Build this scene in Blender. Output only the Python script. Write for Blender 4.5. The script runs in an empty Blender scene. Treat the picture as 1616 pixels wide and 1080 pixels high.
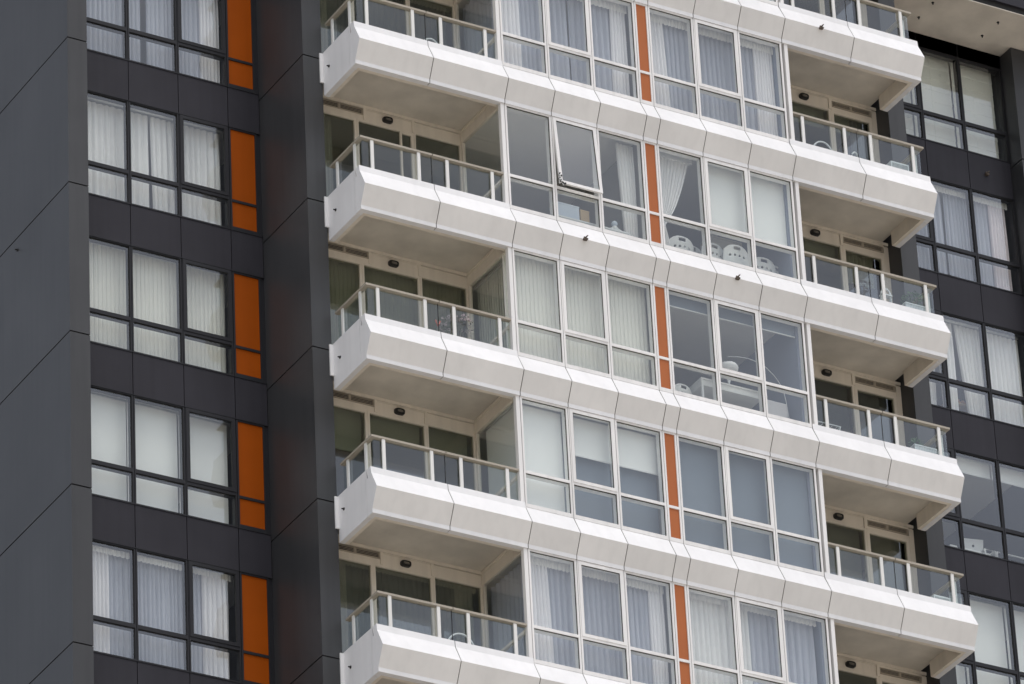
import bpy, math, random
from mathutils import Matrix, Vector
R = math.radians
scene = bpy.context.scene
col = scene.collection
random.seed(11)

# ------------------------------------------------------------------ camera
Z0 = 59.8                       # height of the reference storey's fascia crease above the ground
H = 3.0                         # storey height
YAW, PITCH, ROLL = -30.96454836, 30.35227553, 2.98077379
FPX = 9501.64186510282
def _rot(p, r, y):
    Rz = Matrix.Rotation(R(y), 3, 'Z'); Rx = Matrix.Rotation(R(p), 3, 'X'); Ry = Matrix.Rotation(R(r), 3, 'Y')
    return Rz @ Rx @ Ry
M3 = _rot(PITCH, ROLL, YAW)
right, fwd, up = M3.col[0], M3.col[1], M3.col[2]
cam_d = bpy.data.cameras.new('camera')
cam = bpy.data.objects.new('camera', cam_d); col.objects.link(cam)
Rc = Matrix((right, up, -fwd)).transposed().to_4x4()
cam.matrix_world = Matrix.Translation((-43.47619265, -77.1144964, -58.16978024 + Z0)) @ Rc
cam_d.sensor_width = 36.0; cam_d.lens = FPX / 1616 * 36.0
cam_d.clip_start = 1.0; cam_d.clip_end = 3000
scene.camera = cam

# ------------------------------------------------------------------ sky, sun, exposure
SUN_EL, SUN_AZ = 70.0, 176.0     # azimuth clockwise from +Y (north)
w = bpy.data.worlds.new('World'); scene.world = w; w.use_nodes = True
nt = w.node_tree; nt.nodes.clear()
sky = nt.nodes.new('ShaderNodeTexSky'); sky.sky_type = 'NISHITA'; sky.sun_disc = False
sky.sun_elevation = R(SUN_EL); sky.sun_rotation = R(SUN_AZ)
sky.air_density = 1.0; sky.dust_density = 3.5; sky.ozone_density = 1.0
hs = nt.nodes.new('ShaderNodeHueSaturation'); hs.inputs['Saturation'].default_value = 0.45
bg = nt.nodes.new('ShaderNodeBackground'); bg.inputs['Strength'].default_value = 0.15
wo = nt.nodes.new('ShaderNodeOutputWorld')
tcd = nt.nodes.new('ShaderNodeTexCoord'); cl = nt.nodes.new('ShaderNodeTexNoise'); cl.inputs['Scale'].default_value = 9.0; cl.inputs['Detail'].default_value = 4
cr = nt.nodes.new('ShaderNodeMapRange'); cr.inputs['From Min'].default_value = 0.3; cr.inputs['From Max'].default_value = 0.7
cr.inputs['To Min'].default_value = 0.68; cr.inputs['To Max'].default_value = 1.40
nt.links.new(tcd.outputs['Generated'], cl.inputs['Vector']); nt.links.new(cl.outputs['Fac'], cr.inputs['Value'])
cv = nt.nodes.new('ShaderNodeVectorMath'); cv.operation = 'SCALE'
nt.links.new(sky.outputs[0], hs.inputs['Color']); nt.links.new(hs.outputs[0], cv.inputs[0]); nt.links.new(cr.outputs[0], cv.inputs['Scale'])
nt.links.new(cv.outputs[0], bg.inputs['Color'])
nt.links.new(bg.outputs[0], wo.inputs[0])
sd = bpy.data.lights.new('sun', 'SUN'); sd.energy = 0.5;  sd.angle = R(22); sd.color = (1.0, 0.97, 0.94)
sun = bpy.data.objects.new('sun', sd); col.objects.link(sun)
az, el = R(SUN_AZ), R(SUN_EL)
sdir = Vector((math.sin(az) * math.cos(el), math.cos(az) * math.cos(el), math.sin(el)))
sun.rotation_euler = (-sdir).to_track_quat('-Z', 'Y').to_euler()
sun.location = sdir * 200 + Vector((6, 0, Z0))
vs = scene.view_settings
scene.display_settings.display_device = 'sRGB'
vs.view_transform = 'Standard'; vs.look = 'None'; vs.gamma = 1; vs.use_curve_mapping = False
vs.exposure = 0.38
scene.cycles.transparent_max_bounces = 24
scene.cycles.max_bounces = 10
scene.cycles.diffuse_bounces = 4

# ------------------------------------------------------------------ materials
def mat_base(name):
    m = bpy.data.materials.new(name); m.use_nodes = True
    t = m.node_tree; t.nodes.clear()
    out = t.nodes.new('ShaderNodeOutputMaterial')
    return m, t, out
def paint(name, c, rough=0.5, var=0.06, streak=0.0, spec=0.4, metal=0.0, bump=0.0, scale=1.2, isl=0.0):
    m, t, out = mat_base(name)
    b = t.nodes.new('ShaderNodeBsdfPrincipled')
    b.inputs['Roughness'].default_value = rough
    b.inputs['Metallic'].default_value = metal
    b.inputs['Specular IOR Level'].default_value = spec
    g = t.nodes.new('ShaderNodeNewGeometry')
    n = t.nodes.new('ShaderNodeTexNoise'); n.inputs['Scale'].default_value = scale; n.inputs['Detail'].default_value = 5
    t.links.new(g.outputs['Position'], n.inputs['Vector'])
    r = t.nodes.new('ShaderNodeMapRange')
    r.inputs['From Min'].default_value = 0.3; r.inputs['From Max'].default_value = 0.7
    r.inputs['To Min'].default_value = 1 - var; r.inputs['To Max'].default_value = 1 + var * 0.6
    t.links.new(n.outputs['Fac'], r.inputs['Value'])
    val = r.outputs[0]
    if streak:
        mp = t.nodes.new('ShaderNodeMapping'); mp.inputs['Scale'].default_value = (7, 7, 0.35)
        t.links.new(g.outputs['Position'], mp.inputs['Vector'])
        n2 = t.nodes.new('ShaderNodeTexNoise'); n2.inputs['Scale'].default_value = 1.0; n2.inputs['Detail'].default_value = 6
        t.links.new(mp.outputs[0], n2.inputs['Vector'])
        r2 = t.nodes.new('ShaderNodeMapRange')
        r2.inputs['From Min'].default_value = 0.45; r2.inputs['From Max'].default_value = 0.75
        r2.inputs['To Min'].default_value = 1.0; r2.inputs['To Max'].default_value = 1 - streak
        t.links.new(n2.outputs['Fac'], r2.inputs['Value'])
        mu = t.nodes.new('ShaderNodeMath'); mu.operation = 'MULTIPLY'
        t.links.new(val, mu.inputs[0]); t.links.new(r2.outputs[0], mu.inputs[1]); val = mu.outputs[0]
    if isl:
        r3 = t.nodes.new('ShaderNodeMapRange'); r3.inputs['To Min'].default_value = 1 - isl; r3.inputs['To Max'].default_value = 1 + isl
        t.links.new(g.outputs['Random Per Island'], r3.inputs['Value'])
        m3 = t.nodes.new('ShaderNodeMath'); m3.operation = 'MULTIPLY'
        t.links.new(val, m3.inputs[0]); t.links.new(r3.outputs[0], m3.inputs[1]); val = m3.outputs[0]
    mx = t.nodes.new('ShaderNodeVectorMath'); mx.operation = 'SCALE'
    mx.inputs[0].default_value = c[:3]
    t.links.new(val, mx.inputs['Scale']); t.links.new(mx.outputs[0], b.inputs['Base Color'])
    if bump:
        bp = t.nodes.new('ShaderNodeBump'); bp.inputs['Strength'].default_value = bump; bp.inputs['Distance'].default_value = 0.02
        t.links.new(n.outputs['Fac'], bp.inputs['Height']); t.links.new(bp.outputs[0], b.inputs['Normal'])
    t.links.new(b.outputs[0], out.inputs[0])
    return m
def glass(name, tint, ior, rough=0.0):
    m, t, out = mat_base(name)
    tr = t.nodes.new('ShaderNodeBsdfTransparent'); tr.inputs['Color'].default_value = (*tint, 1)
    gl = t.nodes.new('ShaderNodeBsdfGlossy'); gl.inputs['Roughness'].default_value = rough
    gl.inputs['Color'].default_value = (0.92, 0.95, 1.0, 1)
    fr = t.nodes.new('ShaderNodeFresnel'); fr.inputs['IOR'].default_value = ior
    mx = t.nodes.new('ShaderNodeMixShader'); ge = t.nodes.new('ShaderNodeNewGeometry')
    iv = t.nodes.new('ShaderNodeMath'); iv.operation = 'SUBTRACT'; iv.inputs[0].default_value = 1.0; t.links.new(ge.outputs['Backfacing'], iv.inputs[1])
    mu = t.nodes.new('ShaderNodeMath'); mu.operation = 'MULTIPLY'; t.links.new(iv.outputs[0], mu.inputs[0]); t.links.new(fr.outputs[0], mu.inputs[1])
    t.links.new(mu.outputs[0], mx.inputs[0]); t.links.new(tr.outputs[0], mx.inputs[1]); t.links.new(gl.outputs[0], mx.inputs[2])
    t.links.new(mx.outputs[0], out.inputs[0])
    return m
def cloth(name, c, trans=0.35, clear=0.0):
    m, t, out = mat_base(name)
    d = t.nodes.new('ShaderNodeBsdfDiffuse'); d.inputs['Color'].default_value = (*c, 1)
    tl = t.nodes.new('ShaderNodeBsdfTranslucent'); tl.inputs['Color'].default_value = (*c, 1)
    mx = t.nodes.new('ShaderNodeMixShader'); mx.inputs[0].default_value = trans
    t.links.new(d.outputs[0], mx.inputs[1]); t.links.new(tl.outputs[0], mx.inputs[2])
    last = mx
    if clear:
        tr = t.nodes.new('ShaderNodeBsdfTransparent')
        m2 = t.nodes.new('ShaderNodeMixShader'); m2.inputs[0].default_value = clear
        t.links.new(mx.outputs[0], m2.inputs[1]); t.links.new(tr.outputs[0], m2.inputs[2]); last = m2
    t.links.new(last.outputs[0], out.inputs[0])
    return m

WHITE = paint('white_panel', (0.76, 0.755, 0.755), 0.45, 0.05, 0.05, isl=0.025)
FRAMEW = paint('white_frame', (0.79, 0.775, 0.755), 0.4, 0.05, 0.12)
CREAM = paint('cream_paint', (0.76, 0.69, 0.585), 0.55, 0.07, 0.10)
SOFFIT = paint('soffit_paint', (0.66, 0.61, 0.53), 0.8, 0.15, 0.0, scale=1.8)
DARK = paint('charcoal_cladding', (0.0455, 0.0465, 0.049), 0.42, 0.16, 0.14, 0.32, scale=0.6, isl=0.07)
DARKSP = paint('charcoal_spandrel', (0.030, 0.029, 0.0355), 0.5, 0.14, 0.12, 0.15, isl=0.06)
DARKFR = paint('charcoal_frame', (0.018, 0.018, 0.021), 0.4, 0.06, 0.0, 0.25)
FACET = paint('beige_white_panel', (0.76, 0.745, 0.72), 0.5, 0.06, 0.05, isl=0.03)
SEAL = paint('brown_sealant', (0.09, 0.075, 0.06), 0.8, 0.1)
GAP = paint('dark_sealant', (0.02, 0.02, 0.02), 0.8, 0.05)
ORANGE = paint('orange_panel', (0.40, 0.12, 0.035), 0.4, 0.07, 0.06, 0.25, isl=0.05)
ORANGED = paint('deep_orange_panel', (0.29, 0.058, 0.001), 0.5, 0.08, 0.06, 0.1, isl=0.05)
RAIL = paint('champagne_metal', (0.36, 0.32, 0.26), 0.4, 0.08, 0.0, 0.5)
POST = paint('white_post', (0.74, 0.73, 0.70), 0.4, 0.05, 0.08)
LOUV = paint('louvre_metal', (0.40, 0.35, 0.28), 0.6, 0.1)
BLACK = paint('black_plastic', (0.015, 0.015, 0.015), 0.4, 0.1)
LENS = paint('frosted_lens', (0.16, 0.145, 0.12), 0.3, 0.15)
RUST = paint('weathered_steel', (0.11, 0.085, 0.065), 0.7, 0.3, scale=30)
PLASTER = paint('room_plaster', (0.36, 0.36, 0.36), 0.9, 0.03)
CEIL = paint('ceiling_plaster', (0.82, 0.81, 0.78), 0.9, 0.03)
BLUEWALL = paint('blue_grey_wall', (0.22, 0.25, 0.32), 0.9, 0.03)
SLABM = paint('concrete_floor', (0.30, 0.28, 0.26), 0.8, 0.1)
GROUND = paint('pale_paving', (0.50, 0.455, 0.395), 0.9, 0.15, scale=0.2)
GLASSW = glass('window_glass', (0.972, 0.985, 0.972), 2.0)
GLASS_SHADE = glass('shade_tinted_glass', (0.66, 0.68, 0.62), 1.95)  # ordinary balcony glass, the deep shade of the recess put into its tint
GLASSB = glass('balustrade_glass', (0.94, 0.97, 0.965), 1.8)
SHEER = cloth('sheer_voile', (0.58, 0.60, 0.69), 0.2, 0.12)
DRAPE = cloth('white_drape', (0.88, 0.86, 0.89), 0.15)
DRAPEP = cloth('pinkish_drape', (0.84, 0.76, 0.79), 0.15)
LINEN = cloth('pale_curtain', (0.88, 0.87, 0.87), 0.15)
VBLIND = cloth('ivory_blind', (0.84, 0.83, 0.77), 0.15)
ROLLER = cloth('white_roller', (0.88, 0.89, 0.88), 0.12)
ROLLERG = cloth('grey_roller', (0.21, 0.245, 0.29), 0.1)
ROMAN = cloth('roman_cloth', (0.86, 0.86, 0.80), 0.15)
PLAST = paint('white_plastic', (0.72, 0.73, 0.73), 0.4, 0.03)
TIMBER = paint('pale_timber', (0.50, 0.36, 0.22), 0.6, 0.15)
CARD = paint('cardboard', (0.48, 0.36, 0.22), 0.8, 0.1)
BLUEBOX = paint('pale_blue_box', (0.55, 0.62, 0.72), 0.6, 0.05)
GREYF = paint('grey_fabric', (0.52, 0.51, 0.53), 0.9, 0.06)
BEIGEF = paint('beige_fabric', (0.50, 0.46, 0.40), 0.9, 0.06)
LEAF = paint('leaf_green', (0.07, 0.16, 0.06), 0.6, 0.35, scale=20)
LEAFD = paint('dry_leaf', (0.10, 0.085, 0.06), 0.7, 0.3, scale=20)
FLOWER = paint('pale_pink_petals', (0.72, 0.60, 0.62), 0.8, 0.2, scale=30)
RED = paint('red_plastic', (0.55, 0.10, 0.05), 0.5, 0.1)
SILVER = paint('laptop_aluminium', (0.62, 0.63, 0.65), 0.35, 0.03, metal=0.3)
TERRA = paint('terracotta', (0.42, 0.20, 0.10), 0.8, 0.15)

# ------------------------------------------------------------------ mesh helpers
class MB:
    def __init__(s): s.v = []; s.f = []; s.mi = []; s.sm = []
    def add(s, vs_, fs, mi=0, smooth=False):
        o = len(s.v); s.v += [tuple(p) for p in vs_]
        for f in fs: s.f.append(tuple(o + i for i in f)); s.mi.append(mi); s.sm.append(smooth)
        return s
    def box(s, x0, x1, y0, y1, z0, z1, mi=0):
        return s.add([(x0, y0, z0), (x1, y0, z0), (x1, y1, z0), (x0, y1, z0), (x0, y0, z1), (x1, y0, z1), (x1, y1, z1), (x0, y1, z1)],
              [(0, 3, 2, 1), (4, 5, 6, 7), (0, 1, 5, 4), (1, 2, 6, 5), (2, 3, 7, 6), (3, 0, 4, 7)], mi)
    def prism_x(s, x0, x1, prof, mi=0):      # prof: (y,z) loop
        n = len(prof)
        vs_ = [(x0, y, z) for y, z in prof] + [(x1, y, z) for y, z in prof]
        fs = [(i, (i + 1) % n, n + (i + 1) % n, n + i) for i in range(n)] + [tuple(range(n))[::-1], tuple(range(n, 2 * n))]
        return s.add(vs_, fs, mi)
    def prism_y(s, y0, y1, prof, mi=0):      # prof: (x,z) loop
        n = len(prof)
        vs_ = [(x, y0, z) for x, z in prof] + [(x, y1, z) for x, z in prof]
        fs = [(i, n + i, n + (i + 1) % n, (i + 1) % n) for i in range(n)] + [tuple(range(n)), tuple(range(n, 2 * n))[::-1]]
        return s.add(vs_, fs, mi)
    def tube(s, pts, r, n=8, mi=0, closed=False):
        pts = [Vector(p) for p in pts]; rings = []
        for i, p in enumerate(pts):
            a = pts[max(i - 1, 0)]; b = pts[min(i + 1, len(pts) - 1)]
            if closed: a = pts[i - 1]; b = pts[(i + 1) % len(pts)]
            d = (b - a).normalized(); u = d.orthogonal().normalized() if abs(d.z) > .9 else d.cross(Vector((0, 0, 1))).normalized(); v = d.cross(u)
            rr = r[i] if isinstance(r, (list, tuple)) else r
            rings.append([p + (u * math.cos(2 * math.pi * k / n) + v * math.sin(2 * math.pi * k / n)) * rr for k in range(n)])
        vs_ = [q for rg in rings for q in rg]; m = len(rings); fs = []
        for i in range(m if closed else m - 1):
            j = (i + 1) % m
            for k in range(n): fs.append((i * n + k, i * n + (k + 1) % n, j * n + (k + 1) % n, j * n + k))
        if not closed: fs += [tuple(range(n))[::-1], tuple(range((m - 1) * n, m * n))]
        return s.add(vs_, fs, mi, True)
    def lathe(s, c, prof, n=20, mi=0):       # prof: (r,z)
        vs_ = [(c[0] + r * math.cos(2 * math.pi * k / n), c[1] + r * math.sin(2 * math.pi * k / n), c[2] + z) for r, z in prof for k in range(n)]
        m = len(prof); fs = []
        for i in range(m - 1):
            for k in range(n): fs.append((i * n + k, i * n + (k + 1) % n, (i + 1) * n + (k + 1) % n, (i + 1) * n + k))
        fs += [tuple(range(n))[::-1], tuple(range((m - 1) * n, m * n))]
        return s.add(vs_, fs, mi, True)
    def build(s, name, mats, parent=None, origin=(0, 0, 0)):
        me = bpy.data.meshes.new(name)
        ox, oy, oz = origin
        me.from_pydata([(x - ox, y - oy, z - oz) for x, y, z in s.v], [], s.f)
        if not isinstance(mats, (list, tuple)): mats = [mats]
        for m in mats: me.materials.append(m)
        me.polygons.foreach_set('material_index', s.mi); me.polygons.foreach_set('use_smooth', s.sm); me.update()
        o = bpy.data.objects.new(name, me); col.objects.link(o); o.location = origin
        if parent is not None: o.parent = parent
        return o
def tag(o, label=None, cat=None, group=None, kind=None):
    if label: o['label'] = label
    if cat: o['category'] = cat
    if group: o['group'] = group
    if kind: o['kind'] = kind
    return o
def empty(name, loc=(0, 0, 0)):
    o = bpy.data.objects.new(name, None); o.empty_display_size = 0.3; col.objects.link(o); o.location = loc
    return o
def copy_tree(o, parent=None, dloc=(0, 0, 0)):
    c = o.copy(); col.objects.link(c); c.parent = parent
    c.location = Vector(o.location) + Vector(dloc)
    for ch in list(o.children): copy_tree(ch, c)
    return c
def zk(k): return Z0 - H * k

# ------------------------------------------------------------------ ground
g = MB().box(-1500, 1500, -1500, 1500, -0.5, 0.0).build('ground', GROUND); tag(g, 'pale paved ground at the foot of the tower', 'ground', kind='structure')

# ------------------------------------------------------------------ the building
B = empty('apartment_building', (0, 0, 0))
tag(B, 'apartment tower with white balcony bands between charcoal clad wings and orange panels', 'building')

YW = 3.03            # window wall of the dark wings
YF = 0.20            # window plane of the white bay
YB = 1.757           # rear wall of the balconies
YP = 1.36            # front of the inner piers
XR = 12.11           # right end of the white bands
XJ = [0, 1.49, 3.013, 3.968, 4.908, 5.874, 6.165, 7.131, 8.088, 9.041, 10.555, XR]
K_ALL = range(-2, 6)
TOPZ = 14.0

# piers -----------------------------------------------------------------
def pier(x0, x1, y0, y1, zb, zt, jz, side):
    m = MB(); gap = 0.026
    m.box(x0 + 0.03, x1 - 0.03, y0 + 0.03, y1, zb, zt, 1)
    zs = [zb] + [z for z in jz if zb < z < zt] + [zt]
    for a, b in zip(zs[:-1], zs[1:]):
        m.box(x0, x1, y0, y1, a + gap / 2, b - gap / 2, 0)
    return m.build('pier', [DARK, GAP], B)
JZ = sorted(zk(k) + 0.34 for k in range(-6, 20))
pier(-4.40, -4.02, 2.65, 12.0, 0, Z0 + TOPZ, JZ, -1)
pier(-0.40, -0.02, YP, 6.0, 0, Z0 + TOPZ, JZ, -1)
pier(12.13, 12.50, YP, 6.0, 0, Z0 + 5.93 + 3, JZ, 1)
pier(16.10, 16.9, 2.65, 12.0, 0, Z0 + 5.93, JZ, 1)

# building core behind and below everything seen ------------------------------
core = MB()
core.box(-4.02, 16.1, 9.0, 9.3, 0, Z0 + TOPZ)                      # rear wall
core.box(-4.02, 16.1, 3.1, 9.0, 0, zk(6))                          # lower storeys
core.box(-0.02, 12.13, 0.35, 3.1, 0, zk(6))
core.box(-4.02, 16.1, 3.2, 9.0, Z0 + 9.2, Z0 + TOPZ)
core.build('tower_core', DARKSP, B)

# storeys: floors, ceilings and party walls ------------------------------------
def slab_mesh():
    m = MB()
    m.box(3.06, 9.0, 0.40, 9.0, 2.80, 2.98, 0)
    m.box(0.0, 3.06, 1.90, 9.0, 2.80, 2.98, 0); m.box(9.0, 12.13, 1.90, 9.0, 2.80, 2.98, 0)
    m.box(-4.02, -0.41, 3.20, 9.0, 2.80, 2.98, 0); m.box(12.52, 16.1, 3.20, 9.0, 2.80, 2.98, 0)
    for x0, x1, y0 in ((3.06, 9.0, 0.40), (0.0, 3.06, 1.90), (9.0, 12.13, 1.90), (-4.02, -0.41, 3.2), (12.52, 16.1, 3.2)):
        m.box(x0 + .004, x1 - .004, y0 + .004, 8.99, 2.985, 3.07, 1)
    return m
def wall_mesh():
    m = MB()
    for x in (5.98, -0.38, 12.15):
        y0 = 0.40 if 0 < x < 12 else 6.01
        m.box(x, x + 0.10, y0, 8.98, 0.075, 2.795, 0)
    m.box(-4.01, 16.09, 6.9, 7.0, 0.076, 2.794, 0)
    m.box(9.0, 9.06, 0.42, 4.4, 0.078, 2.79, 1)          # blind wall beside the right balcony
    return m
s0 = slab_mesh().build('floor_slab', [CEIL, SLABM], B); s0.location.z = zk(-2)
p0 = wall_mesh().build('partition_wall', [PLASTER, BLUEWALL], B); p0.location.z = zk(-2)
for k in list(K_ALL)[1:]:
    for o in (s0, p0):
        c = o.copy(); col.objects.link(c); c.parent = B; c.location.z = zk(k)

# white folded fascia: one per storey, panels split by dark joints ---------------
PROF = [(0.192, 0.47), (0.178, 0.345), (0.0, 0.0), (0.177, -0.352), (0.177, -0.43), (0.29, -0.43), (0.29, 0.30), (0.34, 0.47)]
PROFC = [(0.205, 0.385), (0.0, 0.0), (0.177, -0.352), (0.177, -0.43), (0.205, -0.43), (0.205, -0.40), (0.36, -0.40), (0.36, 0.385)]
def fascia_mesh():
    m = MB(); gp = 0.008
    for i in range(11):
        a, b = XJ[i], XJ[i + 1]
        a2 = a + (gp if i else 0); b2 = b - (gp if i < 10 else 0)
        centre = 2 <= i <= 8
        m.prism_x(a2, b2, PROFC if centre else PROF, 0)
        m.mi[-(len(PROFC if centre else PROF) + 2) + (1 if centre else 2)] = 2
    inner = [(0.20, 0.37), (0.012, 0.0), (0.187, -0.348), (0.187, -0.42), (0.27, -0.42), (0.27, 0.29)]
    m.prism_x(0.03, XR - 0.03, inner, 1)
    # returns at both ends
    for s in (0, 1):
        f = (lambda x: x) if s == 0 else (lambda x: XR - x)
        for (u0, u1) in ((0.341, 0.385),):
            x0, x1 = sorted((f(0.0), f(0.11)))
            m.box(x0, x1, u0, u1, -0.43, 0.47, 0)
        x0, x1 = sorted((f(0.0), f(0.11)))
        m.box(x0, x1, 0.292, 0.34, -0.43, 0.29, 0)
    return m
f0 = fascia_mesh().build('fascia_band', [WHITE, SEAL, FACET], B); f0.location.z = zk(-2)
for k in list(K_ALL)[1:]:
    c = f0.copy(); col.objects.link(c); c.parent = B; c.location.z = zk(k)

# balconies ---------------------------------------------------------------------
def balcony(side, k):
    """side 'L' or 'R'; mirrored about the middle of the white bay."""
    L = side == 'L'
    X = (lambda x: x) if L else (lambda x: XR - x)
    def bx(m, x0, x1, *a, mi=0):
        p, q = sorted((X(x0), X(x1))); return m.box(p, q, *a, mi)
    z = zk(k); org = (X(1.5), 0.9, z)
    Zs = lambda m: MBshift(m, z)
    m = MB()
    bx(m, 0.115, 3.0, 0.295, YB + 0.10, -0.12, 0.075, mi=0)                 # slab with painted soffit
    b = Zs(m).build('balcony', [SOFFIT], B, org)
    def part(name, m, mat):
        o = Zs(m).build(name, mat, None, org); o.location = (0, 0, 0); o.parent = b; return o
    # end panel, flange on the pier, edge lip
    m = MB(); bx(m, 0.0, 0.10, 0.395, YP, -0.43, 0.47)
    bx(m, -0.075, -0.002, YP - 0.03, YP - 0.001, -0.17, 0.445)
    part('end_panel', m, WHITE)
    m = MB(); bx(m, 0.02, 0.09, 0.386, 0.394, -0.42, 0.46); part('joint_seal', m, GAP)
    m = MB()
    bx(m, 0.10, 3.0, 0.291, 0.37, -0.425, -0.122)
    bx(m, 0.101, 0.17, 0.371, YP, -0.425, -0.122)
    part('edge_beam', m, CREAM)
    # handrail in lengths, posts, glass
    m = MB(); y0, y1 = 0.225, 0.315
    bx(m, 0.06, 1.497, y0, y1, 1.085, 1.125); bx(m, 1.512, 2.955, y0, y1, 1.085, 1.125)
    bx(m, 0.06, 0.15, y1 + .0005, YP - 0.01, 1.0852, 1.1248)
    part('handrail', m, RAIL)
    for x in (0.30, 1.23, 1.80, 2.71):
        m = MB(); bx(m, x - 0.03, x + 0.03, 0.235, 0.265, 0.20, 1.084); part('post', m, POST)
    for y in (0.49, 1.13):
        m = MB(); bx(m, 0.075, 0.105, y - 0.03, y + 0.03, 0.20, 1.084); part('post', m, POST)
    for a, c in ((0.12, 1.495), (1.512, 2.93)):
        m = MB(); bx(m, a, c, 0.280, 0.292, 0.472, 1.07); part('glass_panel', m, GLASSB)
    m = MB(); bx(m, 0.118, 0.130, 0.30, YP - 0.02, 0.472, 1.07); part('glass_panel', m, GLASSB)
    m = MB(); bx(m, 1.499, 1.508, 0.279, 0.293, 0.472, 1.084); part('glass_joint', m, GAP)
    # corner post beside the window bay
    m = MB(); bx(m, 2.935, 3.008, 0.206, 0.30, 0.386, 2.572)
    part('corner_post', m, FRAMEW)
    return b
def MBshift(m, dz):
    m.v = [(x, y, zz + dz) for x, y, zz in m.v]; return m
KL = [k for k in range(0, 5)]
KR = [k for k in range(-1, 5)]
for k in range(-1, 6): balcony('L', k)
for k in range(-2, 5): balcony('R', k)

# windows -------------------------------------------------------------------------
def child(m, name, mat, par, z, org):
    o = MBshift(m, z).build(name, mat, None, org); o.location = (0, 0, 0); o.parent = par; return o
def window(x0, x1, z, yf, fmat, kind, fb=0.036, sb=0.06, zb=0.387, zt=2.572, tz=(1.062, 1.118), tilt=0.0, lab=None, th=0.03, bb=0.075):
    """x0..x1 outer edges of one bay; fixed or awning upper light, fixed lower light; deep frame behind the glass."""
    org = ((x0 + x1) / 2, yf, z + zb)
    d = yf + 0.15
    m = MB(); g = 0.005
    a, b = x0 + g, x1 - g
    m.box(a, a + fb, yf, d, zb, zt); m.box(b - fb, b, yf, d, zb, zt)
    m.box(a + fb, b - fb, yf, d, zb, zb + bb); m.box(a + fb, b - fb, yf, d, zt - th, zt)
    m.box(a + fb, b - fb, yf, d, tz[0], tz[1])
    for q0, q1 in ((zb + bb, tz[0]), (tz[1], zt - th)):
        if kind != 'fixed' and q0 > tz[0]: continue
        e_ = .009; p0, p1 = yf + .018, yf + .029
        m.box(a + fb, a + fb + e_, p0, p1, q0, q1, 1); m.box(b - fb - e_, b - fb, p0, p1, q0, q1, 1)
        m.box(a + fb + e_, b - fb - e_, p0, p1, q0, q0 + e_, 1); m.box(a + fb + e_, b - fb - e_, p0, p1, q1 - e_, q1, 1)
    fr = MBshift(m, z).build('window', [fmat, GAP], B, org)
    if lab: fr['label'] = lab
    ga, gb = a + fb, b - fb
    child(MB().box(ga - .01, gb + .01, yf + 0.03, yf + 0.042, zb + bb - .005, tz[0] + 0.005), 'pane', GLASSW, fr, z, org)
    if kind == 'fixed':
        child(MB().box(ga - .01, gb + .01, yf + 0.03, yf + 0.042, tz[1] - 0.005, zt - th + .005), 'pane', GLASSW, fr, z, org)
    else:
        sa, sc, s0, s1 = ga - 0.012, gb + 0.012, tz[1] - 0.012, zt - th + 0.012
        ms = MB(); y0, y1 = yf - 0.012, yf + 0.028
        if tilt: s0 += 0.0
        ms.box(sa, sa + sb, y0, y1, s0, s1); ms.box(sc - sb, sc, y0, y1, s0, s1)
        ms.box(sa + sb, sc - sb, y0, y1, s0, s0 + sb); ms.box(sa + sb, sc - sb, y0, y1, s1 - sb, s1)
        mg = MB().box(sa + sb - .005, sc - sb + .005, yf + 0.008, yf + 0.018, s0 + sb - .005, s1 - sb + .005)
        e_ = .009; p0, p1 = yf - .002, yf + .0075; i0, i1, j0, j1 = sa + sb, sc - sb, s0 + sb, s1 - sb
        ms.box(i0, i0 + e_, p0, p1, j0, j1, 1); ms.box(i1 - e_, i1, p0, p1, j0, j1, 1); ms.box(i0 + e_, i1 - e_, p0, p1, j0, j0 + e_, 1); ms.box(i0 + e_, i1 - e_, p0, p1, j1 - e_, j1, 1)
        if tilt:
            def tl(mm):
                out = []
                for (x, y, zz) in mm.v:
                    dy, dz = y - yf, zz - s1; c, s = math.cos(tilt), math.sin(tilt)
                    out.append((x, yf + dy * c + dz * s, s1 - dy * s + dz * c))
                mm.v = out
            tl(ms); tl(mg)
        child(ms, 'sash', [fmat, GAP], fr, z, org); child(mg, 'pane', GLASSW, fr, z, org)
    return fr
def infill(x0, x1, z, yf, fmat, zb=0.387, zt=2.572):
    org = ((x0 + x1) / 2, yf, z + zb)
    m = MB(); g = 0.005; a, b = x0 + g, x1 - g; fb = 0.036
    m.box(a, a + fb, yf, yf + .1, zb, zt); m.box(b - fb, b, yf, yf + .1, zb, zt)
    m.box(a + fb, b - fb, yf, yf + .1, zb, zb + 0.075); m.box(a + fb, b - fb, yf, yf + .1, zt - .03, zt); m.box(a + fb, b - fb, yf, yf + .1, 1.05, 1.10)
    m.box(a + fb, b - fb, yf + .07, yf + .1, zb + .08, 1.045, 1); m.box(a + fb, b - fb, yf + .07, yf + .1, 1.105, zt - .035, 1)
    fr = MBshift(m, z).build('infill_panel', [fmat, GAP], B, org); fr['label'] = 'bright orange infill panel in a slim frame'
    for q0, q1 in ((zb + 0.075, 1.05), (1.10, zt - .03)):
        child(MB().box(a + fb, b - fb, yf + .02, yf + .05, q0, q1), 'orange_sheet', ORANGED if yf > 1 else ORANGE, fr, z, org)
    return fr
CW = [(XJ[2], XJ[3], 'fixed'), (XJ[3], XJ[4], 'awning'), (XJ[4], XJ[5], 'fixed'), (XJ[6], XJ[7], 'fixed'), (XJ[7], XJ[8], 'awning'), (XJ[8], XJ[9], 'fixed')]
protos = []
for i, (a, b, kd) in enumerate(CW): protos.append(window(a, b, zk(-1), YF, FRAMEW, kd))
pin = infill(XJ[5], XJ[6], zk(-1), YF, FRAMEW)
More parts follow.
